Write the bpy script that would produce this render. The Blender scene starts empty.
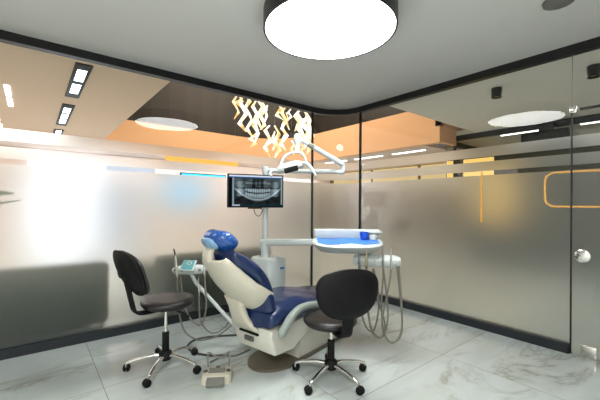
import bpy, bmesh, math, random
from mathutils import Vector, Matrix, noise
random.seed(7)
C = bpy.context.scene.collection
PI = math.pi
V = Vector
# ------------------------------------------------------------------ camera
f, yaw, roll = 336.44, .6752, .0066
WY, WX, ZT, RB, BT = 3.737, 3.741, 2.724, 2.647, .083   # glass lines, ceiling, rail bottom, base top
CY, H = 204.86, 1.3
FW = V((math.sin(yaw), math.cos(yaw), 0)); R0 = V((math.cos(yaw), -math.sin(yaw), 0)); Z = V((0, 0, 1))
RT = R0 * math.cos(roll) + Z * math.sin(roll); UP = -R0 * math.sin(roll) + Z * math.cos(roll)
def at(px, py, d):
    """world point at depth d along the sight line of a photo measurement"""
    p = FW + RT * ((px - 300) / f) + UP * ((CY - py) / f)
    return V((0, 0, H)) + p * d
cam = bpy.data.cameras.new('camera'); co = bpy.data.objects.new('camera', cam); C.objects.link(co)
M = Matrix((RT, UP, -FW)).transposed().to_4x4(); M.translation = (0, 0, H)
co.matrix_world = M
cam.sensor_width = 36; cam.lens = f / 600 * 36; cam.shift_y = (CY - 200) / 600; cam.clip_start = .05
bpy.context.scene.camera = co
sc = bpy.context.scene
sc.view_settings.view_transform = 'Standard'; sc.view_settings.look = 'None'
sc.view_settings.exposure = 0
sc.cycles.max_bounces = 10; sc.cycles.transparent_max_bounces = 12; sc.cycles.transmission_bounces = 8
sc.cycles.glossy_bounces = 5; sc.cycles.diffuse_bounces = 4
sc.cycles.sample_clamp_indirect = 4; sc.cycles.caustics_reflective = False
sc.cycles.blur_glossy = 1.0

# ------------------------------------------------------------------ materials
def lin(c):
    return tuple((x / 12.92 if x <= .04045 else ((x + .055) / 1.055) ** 2.4) for x in c) + (1,)
def srgb(r, g, b): return lin((r / 255, g / 255, b / 255))
class N:
    """small node-tree helper"""
    def __init__(s, name):
        s.m = bpy.data.materials.new(name); s.m.use_nodes = True; s.t = s.m.node_tree; s.t.nodes.clear()
        s.out = s.n('ShaderNodeOutputMaterial')
    def n(s, typ, **kw):
        x = s.t.nodes.new(typ)
        for k, v in kw.items():
            if k in x.inputs: s.set(x.inputs[k], v)
            else: setattr(x, k, v)
        return x
    def set(s, inp, v):
        if isinstance(v, bpy.types.NodeSocket): s.t.links.new(v, inp)
        else: inp.default_value = v
    def math(s, op, a, b=0, c=None):
        x = s.n('ShaderNodeMath', operation=op); s.set(x.inputs[0], a); s.set(x.inputs[1], b)
        if c is not None: s.set(x.inputs[2], c)
        return x.outputs[0]
    def mixs(s, fac, a, b):
        x = s.n('ShaderNodeMixShader'); s.set(x.inputs[0], fac); s.set(x.inputs[1], a); s.set(x.inputs[2], b); return x.outputs[0]
    def mixc(s, fac, a, b):
        x = s.n('ShaderNodeMix', data_type='RGBA'); s.set(x.inputs[0], fac); s.set(x.inputs[6], a); s.set(x.inputs[7], b); return x.outputs[2]
    def ramp(s, fac, stops):
        x = s.n('ShaderNodeValToRGB'); s.set(x.inputs[0], fac); e = x.color_ramp.elements
        while len(e) < len(stops): e.new(.5)
        for q, (p, c) in zip(e, stops): q.position = p; q.color = c
        return x.outputs[0]
    def done(s, shader): s.t.links.new(shader, s.out.inputs[0]); return s.m
def pbr(name, col, rough=.5, metal=0, coat=0, bump=None, vary=0, spec=.5, trans=0):
    k = N(name)
    geo = k.n('ShaderNodeTexCoord').outputs['Object']
    base = col
    if vary:
        nz = k.n('ShaderNodeTexNoise', Vector=geo, Scale=6.0, Detail=4.0).outputs[0]
        base = k.mixc(nz, tuple(c * (1 - vary) for c in col[:3]) + (1,), tuple(min(1, c * (1 + vary)) for c in col[:3]) + (1,))
    b = k.n('ShaderNodeBsdfPrincipled', Roughness=rough, Metallic=metal)
    k.set(b.inputs['Base Color'], base); b.inputs['Coat Weight'].default_value = coat; b.inputs['Coat Roughness'].default_value = .08
    b.inputs['Specular IOR Level'].default_value = spec
    if bump:
        nz = k.n('ShaderNodeTexNoise', Vector=geo, Scale=bump[0], Detail=3.0).outputs[0]
        k.set(b.inputs['Normal'], k.n('ShaderNodeBump', Height=nz, Strength=bump[1], Distance=.02).outputs[0])
    return k.done(b.outputs[0])
def emit(name, col, s):
    k = N(name); return k.done(k.n('ShaderNodeEmission', Color=col, Strength=s).outputs[0])

m = {}
m['white'] = pbr('white_lacquer', srgb(196, 203, 201), .35, coat=.2)
m['cream'] = pbr('cream_plastic', srgb(206, 200, 182), .38, coat=.15)
m['cream2'] = pbr('cream_plastic_body', srgb(212, 210, 198), .35, coat=.2)
m['armgrey'] = pbr('grey_green_plastic', srgb(142, 152, 146), .4)
m['navy'] = pbr('navy_cover', srgb(10, 35, 78), .36, coat=.3, bump=(9, .5), vary=.2)
m['bluewrap'] = pbr('blue_plastic_wrap', srgb(22, 76, 150), .22, coat=.6, bump=(22, .9), vary=.35)
m['wrapclear'] = pbr('pale_blue_wrap', srgb(130, 170, 205), .2, coat=.6, bump=(30, .9), vary=.3)
m['plate'] = pbr('brown_grey_plate', srgb(98, 90, 76), .45)
m['black'] = pbr('black_metal', srgb(14, 16, 18), .4)
m['rail'] = pbr('black_aluminium', srgb(10, 12, 14), .45)
m['base'] = pbr('dark_slate_aluminium', srgb(24, 30, 36), .4)
m['vinyl'] = pbr('black_brown_vinyl', srgb(29, 25, 26), .38, coat=.05, bump=(40, .08))
m['blackplastic'] = pbr('black_plastic', srgb(9, 9, 10), .6, spec=.25)
m['chrome'] = pbr('chrome', (.78, .76, .72, 1), .1, 1)
m['steel'] = pbr('steel', (.6, .6, .58, 1), .25, 1)
m['hose'] = pbr('grey_hose', srgb(112, 110, 100), .5)
m['hosewhite'] = pbr('pale_hose', srgb(176, 174, 162), .5)
m['darkhose'] = pbr('dark_hose', srgb(52, 52, 52), .5)
m['grey'] = pbr('grey_plastic', srgb(122, 122, 114), .5)
m['greybutton'] = pbr('dark_grey_button', srgb(84, 84, 80), .5)
m['teal'] = pbr('teal_display', srgb(88, 150, 154), .3, coat=.4)
m['bluemat'] = pbr('blue_paper', srgb(70, 130, 222), .6, bump=(60, .3))
m['bluecup'] = pbr('blue_plastic', srgb(24, 86, 196), .35)
m['bluelogo'] = pbr('blue_badge', srgb(40, 120, 190), .5)
m['ceil'] = pbr('ceiling_paint', srgb(242, 240, 235), .9)
m['wallw'] = pbr('wall_paint', srgb(232, 230, 224), .9)
m['lobbyceil'] = pbr('lobby_ceiling_paint', srgb(214, 190, 168), .9)
m['lobbyceil2'] = pbr('corridor_ceiling_paint', srgb(224, 221, 213), .9)
m['peach'] = pbr('peach_paint', srgb(240, 190, 146), .85)
m['lobbywall'] = pbr('lobby_wall_paint', srgb(228, 212, 204), .85)
m['warmwall'] = pbr('warm_wall_paint', srgb(112, 94, 68), .85)
m['darkwall'] = pbr('grey_green_wall_paint', srgb(96, 100, 92), .85)
m['sofa'] = pbr('dark_green_fabric', srgb(40, 56, 42), .9)
m['leaf'] = pbr('green_leaf', srgb(92, 116, 56), .5)
m['pot'] = pbr('clay_pot', srgb(120, 100, 84), .7)
m['lamp'] = emit('lamp_diffuser', (.985, 1, .985, 1), 22)
m['led'] = emit('cool_led', (.82, .92, 1, 1), 7)
m['led2'] = emit('white_led', (1, .95, .9, 1), 4)
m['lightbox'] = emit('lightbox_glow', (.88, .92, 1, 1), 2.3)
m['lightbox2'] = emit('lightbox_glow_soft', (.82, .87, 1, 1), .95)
m['orange'] = emit('orange_glow', (1, .5, .1, 1), 1.3)
m['gold'] = emit('gold_glow', (1, .62, .16, 1), 1.2)
m['tvblue'] = emit('screen_blue', (.04, .5, .85, 1), 2.6)
m['goldreflection'] = pbr('reflected_gold_line', srgb(226, 168, 84), .4)
m['goldin'] = pbr('gold_reflector', (.8, .5, .15, 1), .3, 1)
# dark slats; the golden end of the ramp paints in reflection lines
k = N('dark_slats'); tc = k.n('ShaderNodeTexCoord').outputs['Object']; sp = k.n('ShaderNodeSeparateXYZ', Vector=tc)
u = k.math('ADD', sp.outputs[0], sp.outputs[1]); fr = k.math('FRACT', k.math('MULTIPLY', u, 2.2))
cc = k.ramp(fr, [(0, srgb(14, 12, 11)), (.08, srgb(46, 40, 38)), (.5, srgb(38, 33, 32)), (.95, srgb(36, 31, 30)), (1, srgb(84, 66, 44))])
m['slats'] = k.done(k.n('ShaderNodeBsdfPrincipled', **{'Base Color': cc, 'Roughness': .5}).outputs[0])
# chandelier ribbon
k = N('crystal_glow'); tc = k.n('ShaderNodeTexCoord').outputs['Object']
nz = k.n('ShaderNodeTexNoise', Vector=tc, Scale=5.0, Detail=2.0).outputs[0]
cc = k.ramp(nz, [(.34, (1, .58, .2, 1)), (.5, (1, .84, .5, 1)), (.6, (1, .97, .88, 1))])
stg = k.math('MULTIPLY_ADD', nz, 3.4, .1)
m['crystal'] = k.done(k.n('ShaderNodeEmission', Color=cc, Strength=stg).outputs[0])
# marble floor
k = N('marble_tiles'); tc = k.n('ShaderNodeTexCoord').outputs['Object']; sp = k.n('ShaderNodeSeparateXYZ', Vector=tc)
cell = []
masks = []
for ax, off in ((0, .41), (1, 1.51)):
    t = k.math('DIVIDE', k.math('SUBTRACT', sp.outputs[ax], off - 12.0), 1.2)
    cell.append(k.math('FLOOR', t)); fr = k.math('FRACT', t)
    d = k.math('MINIMUM', fr, k.math('SUBTRACT', 1, fr)); masks.append(k.math('LESS_THAN', d, .0022))
joint = k.math('MAXIMUM', masks[0], masks[1])
cb = k.n('ShaderNodeCombineXYZ', X=k.math('MULTIPLY', cell[0], 3.7), Y=k.math('MULTIPLY', cell[1], 5.3), Z=k.math('MULTIPLY', cell[0], 1.9))
va = k.n('ShaderNodeVectorMath', operation='ADD'); k.set(va.inputs[0], tc); k.set(va.inputs[1], cb.outputs[0])
mp = k.n('ShaderNodeMapping', Vector=va.outputs[0]); mp.inputs['Rotation'].default_value = (0, 0, .7); mp.inputs['Scale'].default_value = (.55, 1.7, 1)
n1 = k.n('ShaderNodeTexNoise', Vector=mp.outputs[0], Scale=1.5, Detail=7.0, Roughness=.6, Distortion=.9).outputs[0]
vein = k.math('ABSOLUTE', k.math('SUBTRACT', n1, .5))
veinc = k.ramp(vein, [(0, (1, 1, 1, 1)), (.02, (.35, .35, .35, 1)), (.07, (0, 0, 0, 1))])
n2 = k.n('ShaderNodeTexNoise', Vector=mp.outputs[0], Scale=1.1, Detail=5.0, Distortion=.5).outputs[0]
soft = k.ramp(n2, [(.3, srgb(184, 192, 187)), (.5, srgb(199, 208, 206)), (.7, srgb(190, 197, 190))])
vm = k.math('MULTIPLY', veinc, k.ramp(n2, [(.42, (0, 0, 0, 1)), (.62, (1, 1, 1, 1))]))
col = k.mixc(k.math('MULTIPLY', vm, .6), soft, srgb(126, 118, 100))
col = k.mixc(k.math('MULTIPLY', joint, .7), col, srgb(120, 112, 98))
b = k.n('ShaderNodeBsdfPrincipled', **{'Base Color': col, 'Roughness': .14}); b.inputs['Specular IOR Level'].default_value = .5
m['floor'] = k.done(b.outputs[0])
# glass with frosted bands by height
def glass(name, frosted=True):
    k = N(name)
    fres = k.n('ShaderNodeFresnel', IOR=1.38).outputs[0]
    gl = k.n('ShaderNodeBsdfGlossy', Color=(1, 1, 1, 1), Roughness=0.0).outputs[0]
    clear = k.n('ShaderNodeBsdfTransparent', Color=(.93, .95, .94, 1)).outputs[0]
    base = clear
    if frosted:
        z = k.n('ShaderNodeSeparateXYZ', Vector=k.n('ShaderNodeNewGeometry').outputs['Position']).outputs[2]
        def band(a, b): return k.math('MULTIPLY', k.math('GREATER_THAN', z, a), k.math('LESS_THAN', z, b))
        mask = k.math('MAXIMUM', k.math('MAXIMUM', band(-1, 1.625), band(1.67, 1.77)), band(1.82, 1.925))
        rf = k.n('ShaderNodeBsdfRefraction', Color=(.80, .82, .80, 1), Roughness=.6, IOR=1.28).outputs[0]
        tr = k.n('ShaderNodeBsdfTranslucent', Color=(.62, .65, .62, 1)).outputs[0]
        df = k.n('ShaderNodeBsdfDiffuse', Color=(.22, .24, .22, 1)).outputs[0]
        fog = k.mixs(.55, tr, df)
        base = k.mixs(mask, clear, k.mixs(.3, rf, fog))
    return k.done(k.mixs(fres, base, gl))
m['glass'] = glass('frosted_glass'); m['clearglass'] = glass('clear_glass', False)

# ------------------------------------------------------------------ mesh helpers
class MB:
    def __init__(s): s.b = bmesh.new()
    def box(s, a, b_, bevel=0, mat=None, seg=2):
        t = bmesh.new(); bmesh.ops.create_cube(t, size=1)
        a, b_ = V(a), V(b_)
        for v in t.verts: v.co = V([(a[i] + b_[i]) / 2 + v.co[i] * (b_[i] - a[i]) for i in range(3)])
        if bevel: bmesh.ops.bevel(t, geom=t.edges[:], offset=bevel, segments=seg, affect='EDGES', profile=.5)
        if mat is not None: bmesh.ops.transform(t, matrix=mat, verts=t.verts)
        s.take(t); return s
    def take(s, t):
        me = bpy.data.meshes.new('tmp'); t.to_mesh(me); t.free(); s.b.from_mesh(me); bpy.data.meshes.remove(me)
    def loft(s, rings, cap=True, closed=True):
        vs = [[s.b.verts.new(p) for p in r] for r in rings]; n = len(rings[0])
        for a, b_ in zip(vs, vs[1:]):
            for i in range(n if closed else n - 1):
                j = (i + 1) % n
                try: s.b.faces.new((a[i], a[j], b_[j], b_[i]))
                except ValueError: pass
        if cap and closed:
            s.b.faces.new(vs[0][::-1]); s.b.faces.new(vs[-1])
        return s
    def tube(s, pts, r, n=10, cap=True):
        pts = [V(p) for p in pts]; rs = r if isinstance(r, (list, tuple)) else [r] * len(pts)
        t0 = (pts[1] - pts[0]).normalized(); a = V((0, 0, 1)) if abs(t0.z) < .9 else V((1, 0, 0))
        nrm = t0.cross(a).normalized(); rings = []
        for i, p in enumerate(pts):
            t = (pts[min(i + 1, len(pts) - 1)] - pts[max(i - 1, 0)]).normalized()
            nrm = (nrm - t * nrm.dot(t)).normalized(); bi = t.cross(nrm)
            rings.append([p + (nrm * math.cos(q) + bi * math.sin(q)) * rs[i] for q in [2 * PI * j / n for j in range(n)]])
        return s.loft(rings, cap)
    def lathe(s, prof, c=(0, 0, 0), n=32, axis=None):
        """profile of (radius, height); closed caps where radius > 0"""
        rings = []
        for r, h in prof: rings.append([V((r * math.cos(2 * PI * j / n), r * math.sin(2 * PI * j / n), h)) for j in range(n)])
        if axis is not None:
            q = V((0, 0, 1)).rotation_difference(V(axis)).to_matrix()
            rings = [[q @ p for p in g] for g in rings]
        return s.loft([[p + V(c) for p in g] for g in rings])
    def prism(s, poly, z0, z1):
        return s.loft([[V((x, y, z0)) for x, y in poly], [V((x, y, z1)) for x, y in poly]])
    def done(s, name, mat, parent=None, smooth=40, mod=None):
        bmesh.ops.recalc_face_normals(s.b, faces=s.b.faces[:])
        me = bpy.data.meshes.new(name); 
        if parent is not None:
            inv = WM[parent.name].inverted(); bmesh.ops.transform(s.b, matrix=inv, verts=s.b.verts)
        s.b.to_mesh(me); s.b.free(); me.materials.append(mat)
        if smooth:
            for p in me.polygons: p.use_smooth = True
            me.set_sharp_from_angle(angle=math.radians(smooth))
        o = bpy.data.objects.new(name, me); C.objects.link(o)
        WM[o.name] = Matrix.Identity(4)
        if parent is not None: o.parent = parent; WM[o.name] = WM[parent.name].copy()
        return o
WM = {}
def smooth_path(pts, k=8):
    pts = [V(p) for p in pts]; P = [pts[0]] + pts + [pts[-1]]; out = []
    for i in range(1, len(P) - 2):
        a, b, c, d = P[i - 1:i + 3]
        for j in range(k):
            t = j / k
            out.append(.5 * ((2 * b) + (c - a) * t + (2 * a - 5 * b + 4 * c - d) * t * t + (3 * b - a - 3 * c + d) * t ** 3))
    return out + [pts[-1]]
def sellipse(c, ax, ay, a, b, p=2.6, n=28):
    c, ax, ay = V(c), V(ax), V(ay); out = []
    for i in range(n):
        q = 2 * PI * i / n; cs, sn = math.cos(q), math.sin(q)
        out.append(c + ax * (a * math.copysign(abs(cs) ** (2 / p), cs)) + ay * (b * math.copysign(abs(sn) ** (2 / p), sn)))
    return out
def thing(name, label, cat, loc=(0, 0, 0), rz=0, group=None):
    o = bpy.data.objects.new(name, None); C.objects.link(o); o.empty_display_size = .1
    o.location = loc; o.rotation_euler = (0, 0, rz)
    WM[o.name] = Matrix.Translation(V(loc)) @ Matrix.Rotation(rz, 4, 'Z')
    return tag(o, label, cat, group)
def tag(o, label, cat, group=None):
    o['label'] = label; o['category'] = cat
    if group: o['group'] = group
    return o
def struct(o): o['kind'] = 'structure'; return o

# ------------------------------------------------------------------ the room shell
XL, YF = -2.3, -1.7
struct(MB().box((-6, -4, -.1), (13, 14, 0)).done('floor', m['floor'], smooth=0))
RAD = .49
def wallpath(off=0, y_end=-1.7, x_start=XL):
    """left glass line, rounded corner, right glass line; off moves the line outwards"""
    p = [V((x_start, WY + off, 0))]
    cx, cy = WX - .524, WY - .461
    for i in range(13):
        a = PI / 2 * (1 - i / 12)
        p.append(V((cx + (.524 + off) * math.cos(a), cy + (.461 + off) * math.sin(a), 0)))
    p.append(V((WX + off, y_end, 0))); return p
def strip(name, inner, outer, z0, z1, mat, parent=None):
    b = MB(); rings = [[V((i.x, i.y, z0)), V((o.x, o.y, z0)), V((o.x, o.y, z1)), V((i.x, i.y, z1))] for i, o in zip(inner, outer)]
    b.loft(rings); return b.done(name, mat, parent, smooth=30)
# ceiling slab following the rounded glass corner
pth = wallpath(.03)
poly = [(p.x, p.y) for p in pth] + [(XL, YF)]
struct(MB().prism(poly, ZT, ZT + .12).done('ceiling', m['ceil'], smooth=0))
struct(strip('trim_1', wallpath(-.04), wallpath(.04), RB, ZT - .001, m['rail']))
base_in, base_out = wallpath(-.035, .83), wallpath(.035, .83)
struct(strip('baseboard_1', base_in, base_out, 0, BT, m['base']))
# glass: thin single panes
def pane(name, p0, p1, z0, z1, mat, parent=None):
    b = MB(); pts = p0 if isinstance(p0, list) else [p0, p1]
    b.loft([[V((p.x, p.y, z0)), V((p.x, p.y, z1))] for p in pts], cap=False, closed=False)
    o = b.done(name, mat, parent, smooth=60); return o
gp = wallpath(0)
struct(pane('wall_back', gp[0], gp[1], BT - .01, RB + .01, m['glass']))
struct(pane('wall_corner', gp[1:14], None, BT - .01, RB + .01, m['glass']))
wr = struct(pane('wall_right', gp[13], V((WX, .83, 0)), BT - .01, RB + .01, m['glass']))
door = struct(pane('door_1', V((WX, .818, 0)), V((WX, -.15, 0)), .008, 2.15, m['glass']))
struct(pane('window_1', V((WX, .818, 0)), V((WX, YF, 0)), 2.16, RB + .01, m['clearglass']))
struct(pane('wall_right.001', V((WX, -.16, 0)), V((WX, YF, 0)), .0, 2.15, m['glass']))
struct(MB().box((3.217 - .013, WY - .012, BT), (3.217 + .013, WY + .012, RB)).done('trim_2', m['rail'], smooth=0))
struct(MB().box((WX - .012, 3.276 - .014, BT), (WX + .012, 3.276 + .014, RB)).done('trim_3', m['rail'], smooth=0))
struct(MB().box((WX - .009, .819, 0), (WX + .009, .829, 2.14)).done('trim_4', m['rail'], smooth=0))
struct(MB().box((WX - .004, .8215, 2.14), (WX + .004, .8265, RB)).done('trim_5', m['grey'], smooth=0))
# door fittings (parts of the door)
MB().lathe([(0.0, -.03), (.045, -.03), (.056, -.024), (.058, -.012), (.05, -.004), (.05, .004), (.058, .012), (.056, .024), (.045, .03), (0.0, .03)], (WX, .742, .873), 32, (1, 0, 0)).done('door_knob', m['chrome'], door)
MB().box((WX - .016, .645, .004), (WX + .016, .751, .107), .004).done('patch_hinge', m['chrome'], door)
MB().box((WX - .012, -.14, 2.142), (WX + .012, .77, 2.162), .003).done('top_rail', m['rail'], door)
MB().box((WX - .018, .79, 2.125), (WX + .018, .84, 2.185), .004).done('clamp', m['chrome'], door)
# reflections of gold lines, modelled as thin strips on the right glass
def outline(pts, w, closed):
    """flat ribbon on the plane x = WX - .006 through (y, z) points"""
    b = MB(); n = len(pts); rings = []
    for i, (y, z) in enumerate(pts):
        a = pts[i - 1] if (i or closed) else pts[i]; c = pts[(i + 1) % n] if (i < n - 1 or closed) else pts[i]
        t = V((c[0] - a[0], c[1] - a[1])).normalized(); nn = V((-t.y, t.x)) * w / 2
        rings.append([V((WX - .003, y + nn.x, z + nn.y)), V((WX - .007, y + nn.x, z + nn.y)), V((WX - .007, y - nn.x, z - nn.y)), V((WX - .003, y - nn.x, z - nn.y))])
    if closed: rings.append(rings[0])
    b.loft(rings, cap=not closed); return b
outline([(1.583, 1.66), (1.583, 1.13)], .02, False).done('reflected_gold_line', m['goldreflection'], wr, 0)
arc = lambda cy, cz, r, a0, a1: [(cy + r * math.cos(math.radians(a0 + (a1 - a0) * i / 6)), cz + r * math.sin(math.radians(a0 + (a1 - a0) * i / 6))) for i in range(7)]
outline([(.832, 1.61)] + arc(.94, 1.53, .08, 90, 0) + arc(.94, 1.38, .08, 0, -90) + [(.832, 1.30)], .017, False).done('reflected_gold_line', m['goldreflection'], wr, 0)
outline([(.816, 1.61)] + arc(.30, 1.53, .08, 90, 180) + arc(.30, 1.38, .08, 180, 270) + [(.816, 1.30)], .017, False).done('reflected_gold_line', m['goldreflection'], door, 0)
# plain walls behind the camera
struct(MB().box((XL - .12, YF - .12, 0), (XL, WY, ZT)).done('wall_left', m['wallw'], smooth=0))
struct(MB().box((XL, YF - .12, 0), (WX, YF, ZT)).done('wall_front', m['wallw'], smooth=0))

# ------------------------------------------------------------------ beyond the glass
struct(MB().box((-6, 3.80, ZT), (1.26, 8.6, ZT + .25)).done('ceiling_lobby', m['lobbyceil'], smooth=0))
struct(MB().box((3.79, -4, ZT), (12, 2.97, ZT + .25)).done('ceiling_corridor', m['lobbyceil2'], smooth=0))
# peach fascia around the atrium, rounded inner corner
fp = [V((-6, 8.62, 0)), V((4.6, 8.62, 0))]
for i in range(13):
    a = PI / 2 * (1 - i / 12); fp.append(V((4.6 + 1.5 * math.cos(a), 7.12 + 1.5 * math.sin(a), 0)))
fp.append(V((6.1, 3.36, 0)))
fo = [V((-6, 8.75, 0)), V((4.6, 8.75, 0))]
for i in range(13):
    a = PI / 2 * (1 - i / 12); fo.append(V((4.6 + 1.63 * math.cos(a), 7.12 + 1.63 * math.sin(a), 0)))
fo.append(V((6.23, 3.36, 0)))
struct(strip('trim_6', fp, fo, 2.52, 3.25, m['peach']))
fu = [p + V((0, .35, 0)) if i < 2 else p + V((.35, .35, 0)) * .7 for i, p in enumerate(fp)]
fu2 = [p + V((0, .4, 0)) if i < 2 else p + V((.4, .4, 0)) * .72 for i, p in enumerate(fp)]
struct(strip('wall_upper', fu, fu2, 3.2, 5.8, m['slats']))
struct(MB().box((-6, 2.9, 5.8), (12, 12, 5.9)).done('ceiling_atrium', m['slats'], smooth=0))
struct(MB().box((1.0, 3.83, ZT + .25), (1.26, 8.7, 5.8)).done('wall_atrium_left', m['slats'], smooth=0))
struct(MB().box((3.79, 2.7, ZT + .25), (12, 2.97, 5.8)).done('wall_atrium_front', m['slats'], smooth=0))
struct(MB().prism([(6.74, 2.98), (12, 2.98), (12, 3.76), (7.1, 3.76), (6.84, 3.65), (6.74, 3.4)], ZT, ZT + .1).done('ceiling_room', m['lobbyceil2'], smooth=0))
struct(MB().box((6.1, 3.36, ZT + .11), (12, 3.45, 3.25)).done('wall_return', m['peach'], smooth=0))
struct(MB().box((6.235, 3.36, 2.53), (6.76, 3.45, ZT + .105)).done('wall_return_low', m['peach'], smooth=0))
# lower ceilings beyond the fascia
struct(MB().prism([(-6, 8.76), (4.6, 8.76), (5.7, 8.3), (6.24, 7.1), (6.24, 3.78), (12, 3.78), (12, 13), (-6, 13)], 2.53, 2.6).done('ceiling_far', m['lobbywall'], smooth=0))
struct(MB().box((-6, 9.6, 0), (9.2, 9.75, 2.53)).done('wall_far_back', m['lobbywall'], smooth=0))
struct(MB().box((9.2, 3.8, 0), (9.35, 9.75, 2.53)).done('wall_far_right', m['warmwall'], smooth=0))
struct(MB().box((9.6, -4, 0), (9.75, 3.75, ZT)).done('wall_far_room', m['darkwall'], smooth=0))
struct(MB().box((-4.2, 3.8, 0), (-4.05, 9.7, ZT)).done('wall_far_left', m['lobbywall'], smooth=0))
# the other glass room across the corridor
op = [V((6.75, -3, 0)), V((6.75, 3.4, 0))] + [V((7.1 - .35 * math.cos(a), 3.4 + .35 * math.sin(a), 0)) for a in [PI / 2 * i / 8 for i in range(1, 9)]] + [V((9.2, 3.75, 0))]
oq = [V((6.82, -3, 0)), V((6.82, 3.4, 0))] + [V((7.1 - .28 * math.cos(a), 3.4 + .28 * math.sin(a), 0)) for a in [PI / 2 * i / 8 for i in range(1, 9)]] + [V((9.2, 3.68, 0))]
struct(strip('trim_7', op, oq, 2.62, ZT - .001, m['base']))
struct(strip('baseboard_2', op, oq, 0, .08, m['base']))
struct(pane('window_2', [(a + b) / 2 for a, b in zip(op, oq)], None, .07, 2.63, m['clearglass']))
struct(MB().box((6.755, 3.38, .08), (6.795, 3.42, 2.62)).done('trim_8', m['base'], smooth=0))

def box_thing(name, label, cat, a, b, mat, bevel=.003, group=None):
    return tag(MB().box(a, b, bevel).done(name, mat), label, cat, group)
# recessed track lights in the lobby ceiling
def recessed(y0, y1, n, label, x0=.345, x1=.50):
    t = thing('recessed_light', label, 'ceiling light', ((x0 + x1) / 2, (y0 + y1) / 2, ZT), 0, 'recessed lights in the lobby ceiling')
    MB().box((x0, y0, ZT - .012), (x1, y1, ZT - .001), .002).done('housing', m['blackplastic'], t)
    seg = (y1 - y0) * .8 / n
    for i in range(n):
        a = y0 + (y1 - y0) * .13 + i * seg
        MB().box((x0 + .035, a, ZT - .018), (x1 - .035, a + seg * .72, ZT - .0125)).done('light_panel', m['led'], t, 0)
recessed(4.06, 5.42, 2, 'black recessed ceiling light with two lit panels, nearest the glass wall')
recessed(5.85, 7.48, 3, 'black recessed ceiling light with three lit panels, middle of the row')
recessed(7.95, 8.55, 2, 'small black recessed ceiling light, farthest of the row from the glass')
for i, (y0, y1, l) in enumerate([(5.38, 5.9, 'small white ceiling light panel at far left, the nearer of two'), (6.02, 6.5, 'small white ceiling light panel at far left, the farther of two')]):
    box_thing('ceiling_light', l, 'ceiling light', (-.26, y0, ZT - .012), (-.205, y1, ZT - .001), m['led2'], 0.002, 'small light panels of the lobby')
# corridor downlights
for i, (x, y, l) in enumerate([(4.38, 1.69, 'black cylinder downlight above the pale oval reflection'), (4.43, .80, 'black cylinder downlight at the right edge above the glass door')]):
    t = thing('downlight', l, 'ceiling light', (x, y, ZT), 0, 'black corridor downlights')
    MB().lathe([(0.0, 0), (.058, 0), (.058, -.115), (.046, -.115), (.044, -.08), (0.0, -.08)], (x, y, ZT - .001), 24).done('housing', m['black'], t)
    MB().lathe([(.0435, -.082), (.04, -.1), (.012, -.1), (0.0, -.082)], (x, y, ZT - .001), 20).done('reflector', m['goldin'], t)
# black unit
t = thing('ceiling_speaker', 'long black rounded box hanging under the dark rail across the corridor', 'speaker', (6.6, 1.8, 2.37))
MB().box((6.5, 1.47, 2.36), (6.62, 2.13, 2.54), .03, seg=3).done('housing', m['blackplastic'], t)
MB().box((6.61, 1.7, 2.5), (6.745, 1.9, 2.66), .004).done('bracket', m['black'], t)
# linear lights beyond
def linear(a, b, z, w, label):
    a, b = V(a), V(b); d = (b - a).normalized(); n = V((-d.y, d.x)) * w / 2
    o = MB().prism([(a + n)[:], (b + n)[:], (b - n)[:], (a - n)[:]], z - .02, z - .001).done('linear_downlight', m['led2'], smooth=0)
    tag(o, label, 'ceiling light', 'thin linear lights beyond the glass')
linear((6.75, 4.05), (6.75, 4.9), 2.53, .05, 'thin white linear light behind the right glass, nearest the rounded rail corner')
linear((6.75, 5.2), (6.75, 6.1), 2.53, .05, 'thin white linear light behind the right glass, middle of the far ceiling')
linear((6.75, 6.4), (6.75, 7.8), 2.53, .05, 'thin white linear light behind the right glass, farthest from the door')
linear((7.35, 1.9), (7.35, 2.75), ZT, .05, 'short linear light just left of the black hanging box')
linear((7.35, .2), (7.35, 1.5), ZT, .06, 'linear light right of the black hanging box, beyond the glass door')
# far lit things
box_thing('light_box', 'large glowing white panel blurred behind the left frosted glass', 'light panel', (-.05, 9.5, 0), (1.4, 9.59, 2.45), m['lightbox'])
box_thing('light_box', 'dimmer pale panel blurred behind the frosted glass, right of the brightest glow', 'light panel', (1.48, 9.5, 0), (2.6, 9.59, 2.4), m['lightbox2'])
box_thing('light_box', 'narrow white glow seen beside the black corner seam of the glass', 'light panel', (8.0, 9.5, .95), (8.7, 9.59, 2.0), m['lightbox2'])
box_thing('sign_board', 'orange lit strip behind the glass above the blue screen', 'sign', (2.69, 8.84, 2.36), (4.75, 8.9, 2.528), m['orange'])
t = thing('wall_screen', 'blue lit screen blurred behind the frosted glass left of the monitor', 'screen', (4.0, 9.55, 1.35))
MB().box((3.3, 9.52, 1.35), (4.7, 9.6, 2.2), .01).done('frame', m['blackplastic'], t)
MB().box((3.33, 9.512, 1.38), (4.67, 9.519, 2.17)).done('display', m['tvblue'], t, 0)
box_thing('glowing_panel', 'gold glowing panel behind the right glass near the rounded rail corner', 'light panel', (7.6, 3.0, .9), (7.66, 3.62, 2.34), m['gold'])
m['amber'] = emit('amber_glow', (1, .72, .34, 1), .75)
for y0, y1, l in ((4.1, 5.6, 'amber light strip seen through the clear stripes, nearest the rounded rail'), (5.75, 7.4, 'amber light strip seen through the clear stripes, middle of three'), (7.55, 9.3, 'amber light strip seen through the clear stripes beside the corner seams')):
    box_thing('light_strip', l, 'light panel', (9.1, y0, 2.0), (9.19, y1, 2.5), m['amber'], .003, 'amber strips on the far wall')
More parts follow.
